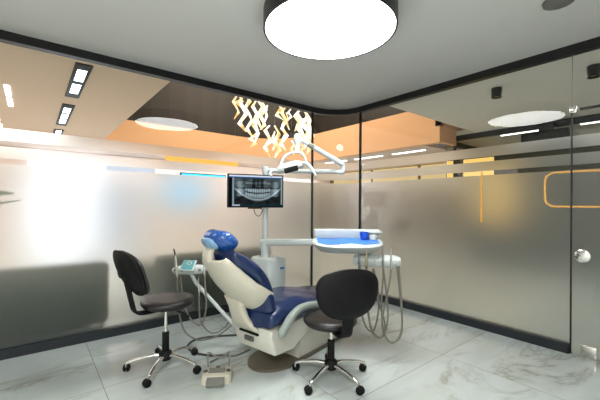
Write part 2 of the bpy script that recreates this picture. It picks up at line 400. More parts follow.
# sofas against the glass
def sofa(x0, x1, label):
    t = thing('sofa', label, 'sofa', ((x0 + x1) / 2, 4.45, 0), 0, 'dark sofas behind the left glass')
    MB().box((x0, 3.84, .1), (x1, 4.05, .70), .04, seg=3).done('backrest', m['sofa'], t)
    MB().box((x0 + .12, 4.06, .14), (x1 - .12, 4.8, .42), .05, seg=3).done('seat', m['sofa'], t)
    for s in (0, 1):
        a = x0 if s == 0 else x1 - .11
        MB().box((a, 4.06, .1), (a + .11, 4.8, .55), .03, seg=3).done('armrest', m['sofa'], t)
    for a in (x0 + .05, x1 - .05):
        for y in (3.92, 4.7): MB().tube([(a, y, 0), (a, y, .12)], .02).done('leg', m['black'], t)
sofa(-.45, .63, 'dark green sofa seen blurred through the glass at far left')
sofa(1.12, 2.62, 'dark green sofa seen blurred through the glass behind the dental chair')
# plant by the glass
t = thing('potted_plant', 'green potted plant touching the frosted glass at the left edge', 'plant', (-.68, 3.9, 0))
MB().lathe([(0.0, 0), (.12, 0), (.15, .3), (.16, .32), (.135, .32), (.13, .27), (0.0, .27)], (-.68, 3.9, 0), 24).done('pot', m['pot'], t)
MB().tube(smooth_path([(-.68, 3.9, .27), (-.65, 3.9, .8), (-.58, 3.9, 1.2)]), .012).done('stem', m['leaf'], t)
def leaf(a, mid, b, w):
    pts = smooth_path([a, mid, b], 6); bm_ = MB(); n = len(pts); side = V((0, .25, 1)).normalized(); rings = []
    for i, p in enumerate(pts):
        h = w * math.sin(PI * min(.97, max(.04, i / (n - 1))) ** .8) + .002
        rings.append([p + side * h, p + V((0, .004, 0)), p - side * h, p - V((0, .004, 0))])
    bm_.loft(rings); return bm_
for a, b_, c, w in [((-.59, 3.9, 1.2), (-.4, 3.85, 1.36), (-.11, 3.80, 1.385), .045), ((-.585, 3.9, 1.15), (-.35, 3.84, 1.26), (-.06, 3.765, 1.325), .012),
                    ((-.6, 3.9, 1.1), (-.8, 3.88, 1.25), (-1.0, 3.84, 1.3), .04), ((-.58, 3.9, 1.2), (-.58, 3.92, 1.45), (-.65, 3.92, 1.65), .04)]:
    leaf(a, b_, c, w).done('leaf', m['leaf'], t)

# chandelier hanging in the atrium
t = thing('chandelier', 'glowing warm white chandelier of zigzag glass ribbons behind the glass corner', 'chandelier', (3.85, 5.6, 5.8))
MB().lathe([(0.0, 0), (1.1, 0), (1.1, -.08), (0.0, -.08)], (3.85, 5.6, 5.795), 40).done('canopy', m['steel'], t)
def atyw(px, py, y):
    p = at(px, py, 1) - V((0, 0, H)); return V((0, 0, H)) + p * (y / p.y)
STR = [(236, 92, 119, 5.6), (243, 92, 132, 5.3), (248, 94, 116, 5.9), (253, 133, 147, 5.5), (255, 100, 139, 5.7), (259, 98, 128, 5.2), (263, 100, 131, 5.4),
       (266, 104, 122, 5.9), (268, 124, 156, 5.3), (274, 130, 150, 5.6), (279, 104, 119, 5.8), (284, 106, 151, 5.4), (290, 108, 121, 5.9), (293, 140, 153, 5.3), (300, 108, 136, 5.7), (308, 112, 155, 5.4), (304, 140, 158, 5.8)]
STR += [(239, 93, 108, 5.2), (250, 110, 137, 5.5), (257, 112, 141, 5.3), (277, 126, 158, 5.3), (287, 112, 128, 5.6), (297, 110, 131, 5.3), (302, 118, 150, 5.6), (306, 110, 140, 5.2), (310, 118, 150, 5.6)]
for px, y0, y1, yy in STR:
    a, b_ = atyw(px, y0, yy), atyw(px, y1, yy); L = a.z - b_.z; n = max(3, round(L / .16)); rings = []; ph = random.choice((0, 1)); side = random.uniform(-.5, .5)
    for i in range(n + 1):
        s = 1 if (i + ph) % 2 else -1
        c = V((a.x, yy, a.z - L * i / n)) + V((s * random.uniform(.025, .075), s * .05 * side, random.uniform(-.03, .03))); w = random.uniform(.03, .05) if 0 < i < n else .015
        dx = V((1, side, .45 * -s)).normalized() * w; th = V((0, .006, 0))
        rings.append([c - dx - th, c + dx - th, c + dx + th, c - dx + th])
    r = MB().loft(rings).done('glass_ribbon', m['crystal'], t, 0)
    MB().tube([(rings[0][0] + rings[0][2]) / 2, (a.x * .75 + 3.85 * .25, yy, 5.72)], .003, 5).done('wire', m['steel'], r)

# ------------------------------------------------------------------ ceiling lamp and detector
LX, LY = 1.735, 1.828
t = thing('ceiling_lamp', 'large round white ceiling lamp with black rim above the dental chair', 'lamp', (LX, LY, ZT))
MB().lathe([(.478, -.002), (.492, -.002), (.492, -.132), (.478, -.132)], (LX, LY, ZT), 64).done('rim', m['black'], t) if False else None
b = MB(); rr = [[V((LX + r * math.cos(q), LY + r * math.sin(q), ZT + h)) for r, h in ((.478, -.002), (.492, -.002), (.492, -.132), (.478, -.132))] for q in [2 * PI * i / 72 for i in range(72)]]
rr.append(rr[0]); b.loft(rr, cap=False); b.done('rim', m['black'], t)
MB().lathe([(0.0, -.12), (.476, -.12), (.476, -.128), (0.0, -.128)], (LX, LY, ZT), 64).done('diffuser', m['lamp'], t)
tag(MB().lathe([(0.0, -.001), (.085, -.001), (.095, -.008), (.09, -.024), (.05, -.034), (0.0, -.036)], (2.83, .70, ZT), 32).done('smoke_detector', m['grey']), 'round grey smoke detector on the ceiling at the top right', 'smoke detector')

# ------------------------------------------------------------------ stools
def stool(label, loc, rz, zs, legrot, off=0, lean_=.07, hw0=.235, emblem=True, hh0=.17):
    """swivel stool facing +x in its own frame, seat top at zs"""
    t = thing('swivel_stool', label, 'stool', (0, 0, 0), 0, 'black dentist stools')
    # seat
    MB().lathe([(0.0, zs - .07), (.15, zs - .07), (.185, zs - .062), (.203, zs - .04), (.205, zs - .022), (.19, zs - .006), (.14, zs), (0.0, zs + .002)], (.02, 0, 0), 48).done('seat', m['vinyl'], t, 60)
    MB().lathe([(0.0, zs - .085), (.1, zs - .085), (.12, zs - .07), (0.0, zs - .07)], (0, 0, 0), 32).done('seat_plate', m['blackplastic'], t)
    # gas column
    MB().lathe([(0.0, .12), (.013, .12), (.013, zs - .085), (0.0, zs - .085)], (0, 0, 0), 20).done('gas_column', m['chrome'], t)
    MB().lathe([(0.0, .09), (.027, .09), (.027, .28), (.02, .285), (0.0, .285)], (0, 0, 0), 24).done('column_sleeve', m['blackplastic'], t)
    MB().lathe([(0.0, .065), (.04, .065), (.05, .075), (.05, .118), (.036, .135), (0.0, .135)], (0, 0, 0), 24).done('hub', m['blackplastic'], t)
    MB().tube(smooth_path([(.02, -.07, zs - .082), (.06, -.17, zs - .1), (.07, -.23, zs - .115)]), [.006] * 16 + [.011]).done('lever', m['blackplastic'], t)
    for i in range(5):
        a = legrot - rz + 2 * PI * i / 5; d = V((math.cos(a), math.sin(a), 0)); s = V((-d.y, d.x, 0))
        pts = smooth_path([d * .035 + V((0, 0, .1)), d * .1 + V((0, 0, .105)), d * .2 + V((0, 0, .092)), d * .265 + V((0, 0, .074)), d * .285 + V((0, 0, .066))], 5)
        lb = MB(); rings = [sellipse(p, s, Z, .017 - .005 * k / len(pts), .015 - .004 * k / len(pts), 2.2, 14) for k, p in enumerate(pts)]
        lb.loft(rings); leg = lb.done('leg', m['chrome'], t)
        cb = MB(); cd = V((math.cos(a + .9 + i), math.sin(a + .9 + i), 0)); ce = V((-cd.y, cd.x, 0)); c = d * .285 + V((0, 0, .029)) + ce * .012
        cb.lathe([(0.0, -.022), (.02, -.022), (.027, -.018), (.029, -.01), (.02, -.004), (.02, .004), (.029, .01), (.027, .018), (.02, .022), (0.0, .022)], c, 20, cd)
        cas = cb.done('caster', m['blackplastic'], leg)
        MB().tube([d * .285 + V((0, 0, .04)), d * .285 + V((0, 0, .075))], .008, 8).done('caster_stem', m['steel'], cas)
    # back bar: under the seat, out behind, up to the backrest
    pts = smooth_path([(.0, 0, zs - .078), (-.16, 0, zs - .082), (-.235 - off, 0, zs - .06), (-.262 - off, 0, zs + .02), (-.285 - off, 0, zs + .12), (-.305 - off, 0, zs + .2)], 7)
    bb = MB(); n = len(pts); rings = []
    for i, p in enumerate(pts):
        tg = (pts[min(i + 1, n - 1)] - pts[max(i - 1, 0)]).normalized(); nn = V((0, 1, 0)).cross(tg).normalized()
        rings.append(sellipse(p, (0, 1, 0), nn, .043, .011, 3.4, 16))
    bb.loft(rings).done('back_bar', m['blackplastic'], t)
    # backrest: rounded pad, wider at the top, gently curved
    def pad(x0, thick, scale, zc=zs + .235, hh=hh0, hw=hw0):
        p = MB(); rings = []; n = 26
        for i in range(n + 1):
            q = -1 + 2 * i / n; q = math.sin(q * PI / 2)
            w = hw * scale * (1 - abs(q) ** 2.7) ** (1 / 2.3) * (.9 + .1 * q) if abs(q) < 1 else .012
            w = max(w, .012); z = zc + q * hh * scale
            tk = thick * max(.25, (1 - abs(q) ** 6))
            lean = -lean_ * (z - zc) - .03 * (1 - q * q)
            ring = []
            for k_ in range(28):
                an = 2 * PI * k_ / 28; cs, sn = math.cos(an), math.sin(an)
                y = w * math.copysign(abs(cs) ** .8, cs); xx = tk * math.copysign(abs(sn) ** .8, sn)
                ring.append(V((x0 + lean + xx + .9 * y * y, y, z)))
            rings.append(ring)
        return p.loft(rings)
    br = pad(-.262 - off, .03, 1).done('backrest', m['vinyl'], t, 60)
    pad(-.289 - off, .016, 1.02).done('back_shell', m['blackplastic'], br, 60)
    if emblem:
     b = MB(); rr = [[V((-.341 - off + .004 * math.cos(w), (.05 + .004 * math.sin(w)) * math.cos(q), zs + .26 + (.05 + .004 * math.sin(w)) * math.sin(q))) for w in [2 * PI * j / 8 for j in range(8)]] for q in [2 * PI * i / 32 for i in range(32)]]
     rr.append(rr[0]); b.loft(rr, cap=False); b.done('emblem_ring', m['blackplastic'], br)
    t.location = loc; t.rotation_euler = (0, 0, rz); return t
def copy_tree(o, parent=None):
    c = o.copy(); C.objects.link(c)
    if parent is not None: c.parent = parent
    for ch in list(o.children): copy_tree(ch, c)
    return c
HEAD = math.radians(90) - yaw    # camera heading as an angle from +x
stool('black swivel stool standing left of the dental chair by the assistant holder', (.845, 2.755, 0), HEAD - math.radians(43), .555, math.radians(14), .0, .40, .245)
stool('black swivel stool in front of the dental chair, its backrest turned to the viewer', (1.78, 1.835, 0), HEAD + math.radians(20), .46, math.radians(-20), 0, .07, .255, False)

# ------------------------------------------------------------------ dental chair (own frame: x to the feet, y to the far side)
TH = math.radians(12); O = V((1.58, 2.33, 0))
CHM = Matrix.Translation(O) @ Matrix.Rotation(TH, 4, 'Z')
def ch(x, y, z): return CHM @ V((x, y, z))
t = thing('dental_chair', 'cream dental chair with navy blue covered seat and reclined back', 'dental chair', O, TH)
WM[t.name] = Matrix.Identity(4)          # parts below are written straight in the chair's frame
# floor plate
pl = [( .05 - .27 * math.cos(a),   .20 * math.sin(a)) for a in [PI * (-.5 + i / 20) for i in range(21)]]
pl = [(x, y) for x, y in pl] + [(.95, .19), (1.0, .15), (1.0, -.15), (.95, -.19)]
MB().prism(pl, 0, .022).done('floor_plate', m['plate'], t)
# lower pedestal
ped = [(.14, .022), (.78, .022), (.8, .06), (.74, .34), (.2, .34), (.17, .25)]
MB().loft([[V((x, y, z)) for x, z in ped] for y in (-.17, .17)]).done('pedestal', m['cream2'], t, 30)
# body under the seat
bo = [(-.2, .17), (-.17, .15), (.02, .13), (.12, .2), (.3, .27), (.95, .29), (.98, .36), (.9, .39), (-.18, .38), (-.235, .36), (-.245, .32)]
def inset(poly, s): 
    cx = sum(p[0] for p in poly) / len(poly); cz = sum(p[1] for p in poly) / len(poly)
    return [(cx + (x - cx) * (1 - s / .6), cz + (z - cz) * (1 - s / .13)) for x, z in poly]
rings = []
for y, s in ((-.215, .022), (-.205, .008), (-.19, 0), (.19, 0), (.205, .008), (.215, .022)):
    rings.append([V((x, y, z)) for x, z in inset(bo, s)])
body = MB().loft(rings).done('body', m['cream2'], t, 30)
MB().box((-.258, -.09, .30), (-.236, .12, .315), .002).done('slot', m['blackplastic'], body)
MB().box((-.245, -.02, .235), (-.225, .075, .27), .004).done('badge', m['greybutton'], body)
# rear stem carrying the back
st = [(-.245, .15, .335, .02), (-.268, .125, .37, .028), (-.30, .088, .43, .03), (-.335, .078, .52, .032), (-.36, .10, .6, .034)]
MB().loft([sellipse((x, .06, z), (0, 1, 0), (.93, 0, .35), w, tk, 4, 24) for x, w, z, tk in st]).done('back_stem', m['cream'], t)
# shell: hollow-looking convex cream back
SB, ST = V((-.255, 0, .60)), V((-.585, 0, .925))
Ld = (ST - SB).normalized(); Nd = V((-Ld.z, 0, Ld.x))            # Nd points to the rear and up? fixed below
if Nd.x > 0: Nd = -Nd
sh = MB(); rings = []
prof = [(-.14, .07, .06), (-.1, .15, .075), (-.05, .205, .09), (.02, .236, .1), (.1, .238, .105), (.2, .226, .1), (.3, .2, .088), (.38, .175, .07), (.44, .15, .055), (.47, .125, .04)]
for s, w, tk in prof:
    c = SB + Ld * s; ring = []
    wing = .055 * max(0, 1 - abs(s - .0) / .22)
    for i in range(21):
        q = PI * i / 20; y = -w * math.cos(q); d_ = tk * math.sin(q) ** .75
        ring.append(c + V((0, y, 0)) + Nd * (d_ - wing * (abs(y) / w) ** 3))
    for i in range(21):
        q = PI * (1 - i / 20); y = -w * .95 * math.cos(q); d_ = tk * .8 * math.sin(q) ** .75 - .01
        ring.append(c + V((0, y, 0)) + Nd * (d_ - wing * (abs(y) / w) ** 3))
    rings.append(ring)
sh.loft(rings).done('back_shell', m['cream'], t, 50)
# navy back cushion
cf = smooth_path([(-.17, 0, .53), (-.19, 0, .62), (-.225, 0, .73), (-.32, 0, .85), (-.43, 0, .94), (-.53, 0, .995)], 5)
rings = []
for i, p in enumerate(cf):
    n = len(cf); tg = (cf[min(i + 1, n - 1)] - cf[max(i - 1, 0)]).normalized(); nn = V((tg.z, 0, -tg.x))
    w = .235 if i < n * .6 else .235 - .085 * ((i - n * .6) / (n * .4)) ** 1.3
    tk = .062 * min(1, (n - i) / 5 + .25)
    c = p - nn * tk
    ring = sellipse(c, (0, 1, 0), nn, w, tk, 3.2, 40)
    rings.append([q + nn * .007 * noise.noise(q * 9) for q in ring])
MB().loft(rings).done('back_cushion', m['navy'], t, 60)
# navy seat with drape
rings = []
sp_ = smooth_path([(-.27, .22, .47), (-.25, .25, .50), (-.12, .26, .54), (.1, .265, .545), (.4, .25, .52), (.75, .225, .47), (1.0, .2, .43), (1.1, .18, .415), (1.13, .14, .4)], 5)
for i, p in enumerate(sp_):
    x, w, zt = p; n = len(sp_); zb = .375 if x < .3 else .375 - .02 * (x - .3)
    if i > n - 8: zb = zt - .03 - .04 * (n - 1 - i) / 8
    zb = min(zb, zt - .02)
    ring = sellipse((x, 0, (zt + zb) / 2), (0, 1, 0), (0, 0, 1), w, (zt - zb) / 2, 3.6, 48)
    rings.append([q + V((0, .3, 1)) * .016 * noise.noise(V((q.x * 7, q.y * 9, q.z * 5))) + V((0, 1, 0)) * .012 * noise.noise(V((q.x * 14, q.z * 3, q.y * 2))) for q in ring])
MB().loft(rings).done('seat', m['navy'], t, 60)
# side arm
pts = smooth_path([(-.215, -.285, .325), (-.165, -.29, .39), (-.1, -.292, .45), (-.01, -.292, .487), (.1, -.29, .49), (.22, -.29, .475), (.3, -.288, .46)], 6)
rings = []
for i, p in enumerate(pts):
    n = len(pts); tg = (pts[min(i + 1, n - 1)] - pts[max(i - 1, 0)]).normalized(); nn = V((-tg.z, 0, tg.x)); e = min(1, .45 + min(i, n - 1 - i) * .25)
    rings.append(sellipse(p, (0, 1, 0), nn,   .028 * e, .028 * e, 2.8, 18))
MB().loft(rings).done('armrest', m['armgrey'], t)
MB().tube([(-.15, -.19, .34), (-.15, -.27, .39)], .02).done('arm_bracket', m['grey'], t)
# headrest: wrapped bolster on a cream bracket
MB().loft([sellipse((-.60, .04, .905), (0, 1, 0), (1, 0, .3), .04, .03, 3, 18), sellipse((-.615, .04, .95), (0, 1, 0), (1, 0, .3), .05, .026, 3, 18), sellipse((-.60, .04, .99), (0, 1, 0), (1, 0, .3), .045, .03, 3, 18)]).done('headrest_bracket', m['cream'], t)
rings = []
hn = 18
for i in range(hn + 1):
    q = -1 + 2 * i / hn; e = max(.12, (1 - abs(q) ** 3.5) ** .5); y = .02 + q * .145
    ring = sellipse((-.53 + .02 * q * q, y, 1.04), V((.79, 0, -.61)), V((.61, 0, .79)), .092 * e, .062 * e, 2.4, 32)
    rings.append([p + (p - V((-.53, y, 1.04))) * .13 * noise.noise(p * 14) for p in ring])
hr = MB().loft(rings).done('headrest', m['bluewrap'], t, 70)
rings = []
for i in range(9):
    q = -1 + 2 * i / 8; e = max(.15, (1 - abs(q) ** 3) ** .5)
    rings.append(sellipse((-.588 - .006 * e, .05 + q * .085, 1.02), V((.61, 0, -.79)), V((.79, 0, .61)), .055 * e, .02 * e, 2.2, 20))
MB().loft(rings).done('wrap_fold', m['wrapclear'], hr, 70)

# ------------------------------------------------------------------ dental unit: cabinet, pole, tray arm, tray, holder
PX, PY = .405, .50
base = ch(PX + .1, PY, 0)
t = thing('dental_unit', 'white dental unit cabinet with pole and swing arm carrying the instrument tray', 'dental unit', base, TH)
def rbox(x0, x1, y0, y1, z0, z1, r, taper=0):
    """rounded-corner box in the chair frame, as a loft with softened top"""
    rings = []
    for z, s in ((z0, 0), (z1 - .03, taper * .8), (z1 - .01, taper + .006), (z1, taper + .025)):
        rings.append([ch(p.x, p.y, z) for p in sellipse(((x0 + x1) / 2, (y0 + y1) / 2, z), (1, 0, 0), (0, 1, 0), (x1 - x0) / 2 - s, (y1 - y0) / 2 - s, 7, 40)])
    return MB().loft(rings)
cab = rbox(.33, .60, .37, .66, .0, .765, .04, .0).done('cabinet', m['white'], t, 35)
MB().box((.49, .362, .645), (.55, .372, .662), .002, CHM).done('badge', m['bluelogo'], cab)
MB().tube([ch(PX, PY, .75), ch(PX, PY, .915)], .046, 24).done('pole_socket', m['white'], t)
MB().tube([ch(PX, PY, .9), ch(PX, PY, 1.62)], .029, 24).done('pole', m['white'], t)
dP = 3.43
# tray: frame with width along the picture plane, 3.05 m away
TC = at(347, 240.5, 3.05); ta = math.radians(-38.7 - 4); tx = V((math.cos(ta), math.sin(ta), 0)); ty = V((-tx.y, tx.x, 0))   # ty points away from the viewer
TM = Matrix((tx, ty, Z)).transposed().to_4x4() @ Matrix.Rotation(math.radians(6), 4, 'X'); TM.translation = TC
def tr(x, y, z): return TM @ V((x, y, z))
a0, a1 = ch(PX, PY, .915), tr(-.30, .12, -.045)
dd = (a1 - a0).normalized(); sd = V((-dd.y, dd.x, 0)).normalized()
MB().loft([sellipse(a0 - dd * .04, sd, Z, .035, .032, 5, 20), sellipse(a0 + dd * .02, sd, Z, .04, .036, 5, 20), sellipse(a1, sd, Z, .036, .03, 5, 20)]).done('swing_arm', m['white'], t)
# tray body (rounded D-shape, shallow dish)
rings = []
def tray_poly(s, z):
    pts = []
    for i in range(40):
        q = 2 * PI * i / 40; cs, sn = math.cos(q), math.sin(q)
        x = (.315 - s) * math.copysign(abs(cs) ** .62, cs); y = (.135 - s) * math.copysign(abs(sn) ** (.5 if sn > 0 else .8), sn)
        if sn < 0: y *= 1.9
        pts.append(tr(x, y, z))
    return pts
tray = MB().loft([tray_poly(.13, -.10), tray_poly(.06, -.085), tray_poly(.014, -.035), tray_poly(0, -.008), tray_poly(.008, .003), tray_poly(.03, .003)]).done('tray', m['white'], t, 40)
MB().box((-.30, .10, .0), (.31, .135, .085), .012, TM, 3).done('back_panel', m['white'], t)
MB().box((.17, .05, .055), (.325, .135, .075), .012, TM, 3).done('side_ledge', m['white'], t)
MB().loft([[tr(x, y, z) for x, y, z in r] for r in ([(-.08, -.24, .004), (-.08, -.225, .012), (-.08, -.205, .004)], [(.02, -.25, .004), (.02, -.235, .024), (.02, -.205, .004)], [(.12, -.235, .004), (.12, -.22, .012), (.12, -.20, .004)])]).done('tray_handle', m['white'], t)
# holder bar for the handpieces
HB = at(376.5, 260.7, 2.92); ha = math.radians(-38.7 - 14); hx = V((math.cos(ha), math.sin(ha), 0)); hy = V((-hx.y, hx.x, 0))
HM = Matrix((hx, hy, Z)).transposed().to_4x4(); HM.translation = HB
rings = []
for i in range(15):
    q = -1 + i / 7; e = max(.62, (1 - abs(q) ** 12) ** .5)
    rings.append([HM @ p for p in sellipse((q * .2, .0, .0), (0, 1, .3), (0, -.1, 1), .052 * e, .042 * e, 3.6, 24)])
hold = MB().loft(rings).done('handpiece_holder', m['white'], t, 40)
for i in range(5):
    MB().lathe([(0.0, -.003), (.012, -.003), (.012, .003), (0.0, .003)], HM @ V((-.15 + i * .075, -.046, -.018)), 12, -hy).done('button', m['blackplastic'], hold)
MB().tube([tr(.1, .02, -.05), HM @ V((0, .02, .0))], .02, 12).done('holder_neck', m['white'], t)
# tray cover and things on the tray
mat_rings = []
tag(MB().loft([[tr(-.26, -.13, .0045), tr(-.18, -.20, .0045), tr(.14, -.19, .0045), tr(.27, -.12, .0045), tr(.28, .085, .0045), tr(-.28, .085, .0045)], [tr(-.26, -.13, .0075), tr(-.18, -.20, .0075), tr(.14, -.19, .0075), tr(.27, -.12, .0075), tr(.28, .085, .0075), tr(-.28, .085, .0075)]]).done('tray_cover', m['bluemat'], smooth=0), 'bright blue paper cover lying on the instrument tray', 'tray cover')
t2 = thing('cup', 'small blue plastic cup standing on the tray beside the back panel', 'cup', tr(.155, .015, .008))
MB().lathe([(0.0, 0), (.033, 0), (.042, .062), (.038, .062), (.031, .005), (0.0, .005)], tr(.155, .015, .014), 28).done('body', m['bluecup'], t2)
t2 = thing('cotton_dispenser', 'small white dispenser standing right of the blue cup on the tray', 'dispenser', tr(.235, .01, .008))
MB().lathe([(0.0, 0), (.032, 0), (.034, .03), (.03, .042), (0.0, .046)], tr(.235, .01, .009), 24).done('body', m['white'], t2)
MB().lathe([(0.0, 0), (.012, 0), (.01, .012), (0.0, .014)], tr(.235, .01, .054), 14).done('lid', m['grey'], t2)
t2 = thing('dental_mirror', 'thin steel instrument lying on the left of the blue tray cover', 'instrument', tr(-.2, .02, .01))
MB().tube([tr(-.24, .04, .0125), tr(-.1, .0, .0125)], .004, 8).done('handle', m['steel'], t2)
MB().lathe([(0.0, -.002), (.012, -.002), (.012, .002), (0.0, .002)], tr(-.09, -.003, .0125), 14).done('mirror_head', m['chrome'], t2)

# handpieces with hoses on the holder
def hose(ptsd, d):
    return smooth_path([at(px, py, d + (p[2] if len(p) > 2 else 0)) for p in ptsd for px, py in [p[:2]]], 8)
HP = [((358.7, 248), (359.5, 266), [(360, 275), (360, 300), (365, 325), (374, 330), (379, 300), (373, 266, .03)], 'first handpiece from the left on the tray holder, thin and dark tipped'),
      ((366.4, 249), (366.6, 266), [(366.6, 276), (367, 305), (372, 330), (382, 337), (388, 315), (383, 266, .03)], 'second handpiece from the left on the tray holder, brass toned'),
      ((374.0, 259), (373.6, 268), [(373, 276), (378, 300), (385, 325), (380, 338), (370, 325), (366, 266, .03)], 'third handpiece from the left on the tray holder, shortest one'),
      ((382.5, 247), (383.0, 268), [(383, 278), (381.5, 305), (384, 332), (393, 343), (402, 325), (397, 266, .03)], 'fourth handpiece from the left on the tray holder, thick dark shaft'),
      ((391.0, 248), (391.0, 269), [(390, 280), (386, 300), (382, 325), (390, 342), (402, 330), (399, 266, .03)], 'rightmost handpiece on the tray holder, tall with grey hose')]
dH = 2.835
for i, (top, bot, pts, l) in enumerate(HP):
    dz = dH - .035 * i / 4 * 2
    a, b_ = at(*top, dz), at(*bot, dz)
    t2 = thing('handpiece', l, 'handpiece', b_, 0, 'handpieces on the tray holder')
    mt = pbr('brass_tone', (.55, .45, .28, 1), .3, 1) if i == 1 else (m['steel'] if i not in (0, 3) else pbr('dark_steel', (.3, .3, .3, 1), .3, 1))
    ax = a - b_
    MB().tube([b_, b_ + ax * .3, b_ + ax * .5, b_ + ax * .9, a], [.010, .011, .008, .0065, .005], 12).done('body', mt, t2)
    if i != 2: MB().tube([a + V((0, 0, -.004)), a + V((0, 0, .012)) - FW * .012], .0055, 10).done('head', mt, t2)
    MB().tube(hose([(bot[0], bot[1])] + pts, dz), .0075, 9).done('hose', m['hose'], t2)

# ------------------------------------------------------------------ operating light on the pole
top = ch(PX, PY, 1.62)
t = thing('operating_light', 'white operating light on a folding arm above the instrument tray', 'lamp', top)
e1 = at(341.5, 171.5, 3.2)
lift = V((0, 0, .01))
MB().lathe([(0.0, -.03), (.034, -.03), (.036, .0), (.036, .03), (.028, .038), (0.0, .038)], top + V((0, 0, .03)), 24).done('pole_cap', m['white'], t)
MB().tube([top + V((0, 0, .03)), top * .5 + e1 * .5 + V((0, 0, .012)), e1], [.024, .022, .021], 20).done('lower_arm', m['white'], t)
MB().tube(smooth_path([e1 - (e1 - top).normalized() * .03, e1 + R0 * .012, e1 + R0 * .012 + V((0, 0, .05)), at(341.5, 163.5, 3.19)]), .025, 18).done('elbow', m['white'], t)
a, b_ = at(342, 164, 3.18), at(298, 138, 3.05)
ua = MB().tube([a, a * .5 + b_ * .5, b_], [.026, .0235, .021], 20).done('upper_arm', m['white'], t)
ax = (b_ - a)
MB().tube([a + ax * .66, a + ax * .78], [.0252, .0244], 20).done('badge', m['grey'], ua)
MB().lathe([(0.0, -.05), (.028, -.05), (.034, -.03), (.034, .025), (.024, .04), (0.0, .042)], at(297.5, 138.5, 3.05), 24).done('joint', m['white'], t)
MB().tube([at(297.5, 141, 3.05), at(297, 153, 3.05)], [.026, .024], 18).done('drop_tube', m['white'], t)
# yoke arch
pts = smooth_path([at(281, 168, 3.0), at(282, 161, 3.02), at(287, 155, 3.04), at(297, 152, 3.05), at(304, 156, 3.06), (at(306, 163, 3.07))], 7)
MB().loft([sellipse(p, FW, Z.cross(FW) if False else (pts[min(i + 1, len(pts) - 1)] - pts[max(i - 1, 0)]).normalized().cross(FW), .016, .012, 3, 14) for i, p in enumerate(pts)]).done('yoke', m['white'], t)
# lamp head: flat rounded body with face toward the viewer/down
hc = at(290, 168, 2.98)
xx = (at(304, 164.5, 3.06) - at(277, 171.5, 2.94)); hl = xx.length; hxx = xx.normalized()
hz = V((0, 0, 1)); hyv = hz.cross(hxx).normalized(); hzv = hxx.cross(hyv).normalized()
rings = []
for i in range(17):
    q = -1 + i / 8; e = max(.12, (1 - abs(q) ** 3) ** .5)
    rings.append(sellipse(hc + hxx * (q * hl * .5) + hzv * (.012 * (1 - q * q)), hyv, hzv, .085 * e, .042 * e, 2.8, 24))
hd = MB().loft(rings).done('lamp_head', m['white'], t, 50)
LM = Matrix((hxx, hyv, hzv)).transposed().to_4x4(); LM.translation = hc
MB().box((-.10, -.10, -.036), (.03, -.078, .010), .006, LM).done('lens', m['blackplastic'], hd)
MB().box((-.02, -.085, .032), (.03, -.078, .037), .001, LM).done('badge', m['teal'], hd)
pts = smooth_path([at(300, 164, 2.98), at(306, 163.5, 2.95), at(311, 168, 2.92), at(316, 176, 2.9)], 6)
MB().tube(pts, [.016] * (len(pts) - 6) + [.014, .013, .012, .011, .01, .008], 12).done('handle', m['white'], t)
pts = smooth_path([at(279, 170, 2.94), at(272, 171, 2.9), at(270, 174, 2.88), at(272, 176, 2.86)], 5)
MB().tube(pts, .011, 12).done('handle', m['white'], t)

# ------------------------------------------------------------------ monitor on the pole
pc = at(265, 191, 3.39)
ma = math.radians(-38.7 + 27); mx = V((math.cos(ma), math.sin(ma), 0)); my = V((-mx.y, mx.x, 0))
# plane through the measured left and right edges
ml, mr = at(227.5, 190.2, 3.20), at(283.5, 191.8, 3.40)
mx = (mr - ml); mx.z = 0; MWd = mx.length; mx.normalize(); my = V((-mx.y, mx.x, 0)); mc = (ml + mr) / 2
MM = Matrix((mx, my, Z)).transposed().to_4x4(); MM.translation = mc
t = thing('monitor', 'black monitor on the pole showing a panoramic dental X-ray', 'monitor', mc)
hw, hh = MWd / 2, .163
bez = MB().box((-hw, 0, -hh), (hw, .035, hh), .006, MM).done('casing', m['blackplastic'], t)
MB().box((-.08, -.004, -hh - .012), (.06, .02, -hh + .002), .003, MM).done('chin', m['blackplastic'], t)
# x-ray picture as a colour-per-vertex grid
def xray(u, v):
    """u 0..1 left to right, v 0..1 bottom to top"""
    if v > .955: return (.80, .84, .90)
    if v > .915: return (.10, .26, .50)
    if u < .055: return (.03, .04, .05)
    if v < .045: return (.55, .62, .68) if .02 < u < .2 else (.05, .12, .14)
    x = (u - .53) / .47; y = (v - .47) / .45
    g = .10 + .06 * noise.noise(V((u * 9, v * 9, 3)))
    if abs(x) > .93 or abs(y) > .97: return (.42, .50, .52) if abs(x) > .93 else (.18, .24, .26)
    arc_ = y + .12 - .42 * x * x                      # occlusal curve
    jaw = y + .62 - 1.0 * x * x                       # lower border of the jaw
    if jaw > 0 and y < .2: g += .24 + .1 * noise.noise(V((u * 14, v * 12, 0)))
    if abs(jaw) < .07: g += .30
    ram = math.exp(-((abs(x) - .72) / .12) ** 2)      # rami
    if -.35 < y < .75: g += .33 * ram
    if y > .3: g += .25 * max(0, noise.noise(V((u * 7, v * 10, 8)))) + .10
    if abs(y - .62) < .07: g += .20 * (abs(x) < .5)
    if abs(x) < .5:
        tw = .5 + .5 * math.cos(x * 2 * PI * 11 + .4)
        if .04 < arc_ < .34: g += .42 * tw ** .5 * (1 - abs(arc_ - .16) / .3)
        if -.34 < arc_ < -.02: g += .38 * tw ** .5 * (1 - abs(arc_ + .16) / .3)
        if abs(arc_ - .01) < .035: g *= .25
    if abs(x) < .05 and y > .2: g *= .55
    if y > .25 and .1 < abs(x) < .22: g *= .45
    g = max(.02, min(.92, g * .95))
    return (g * .80, g * .93, g * .98)
NX, NY = 150, 90
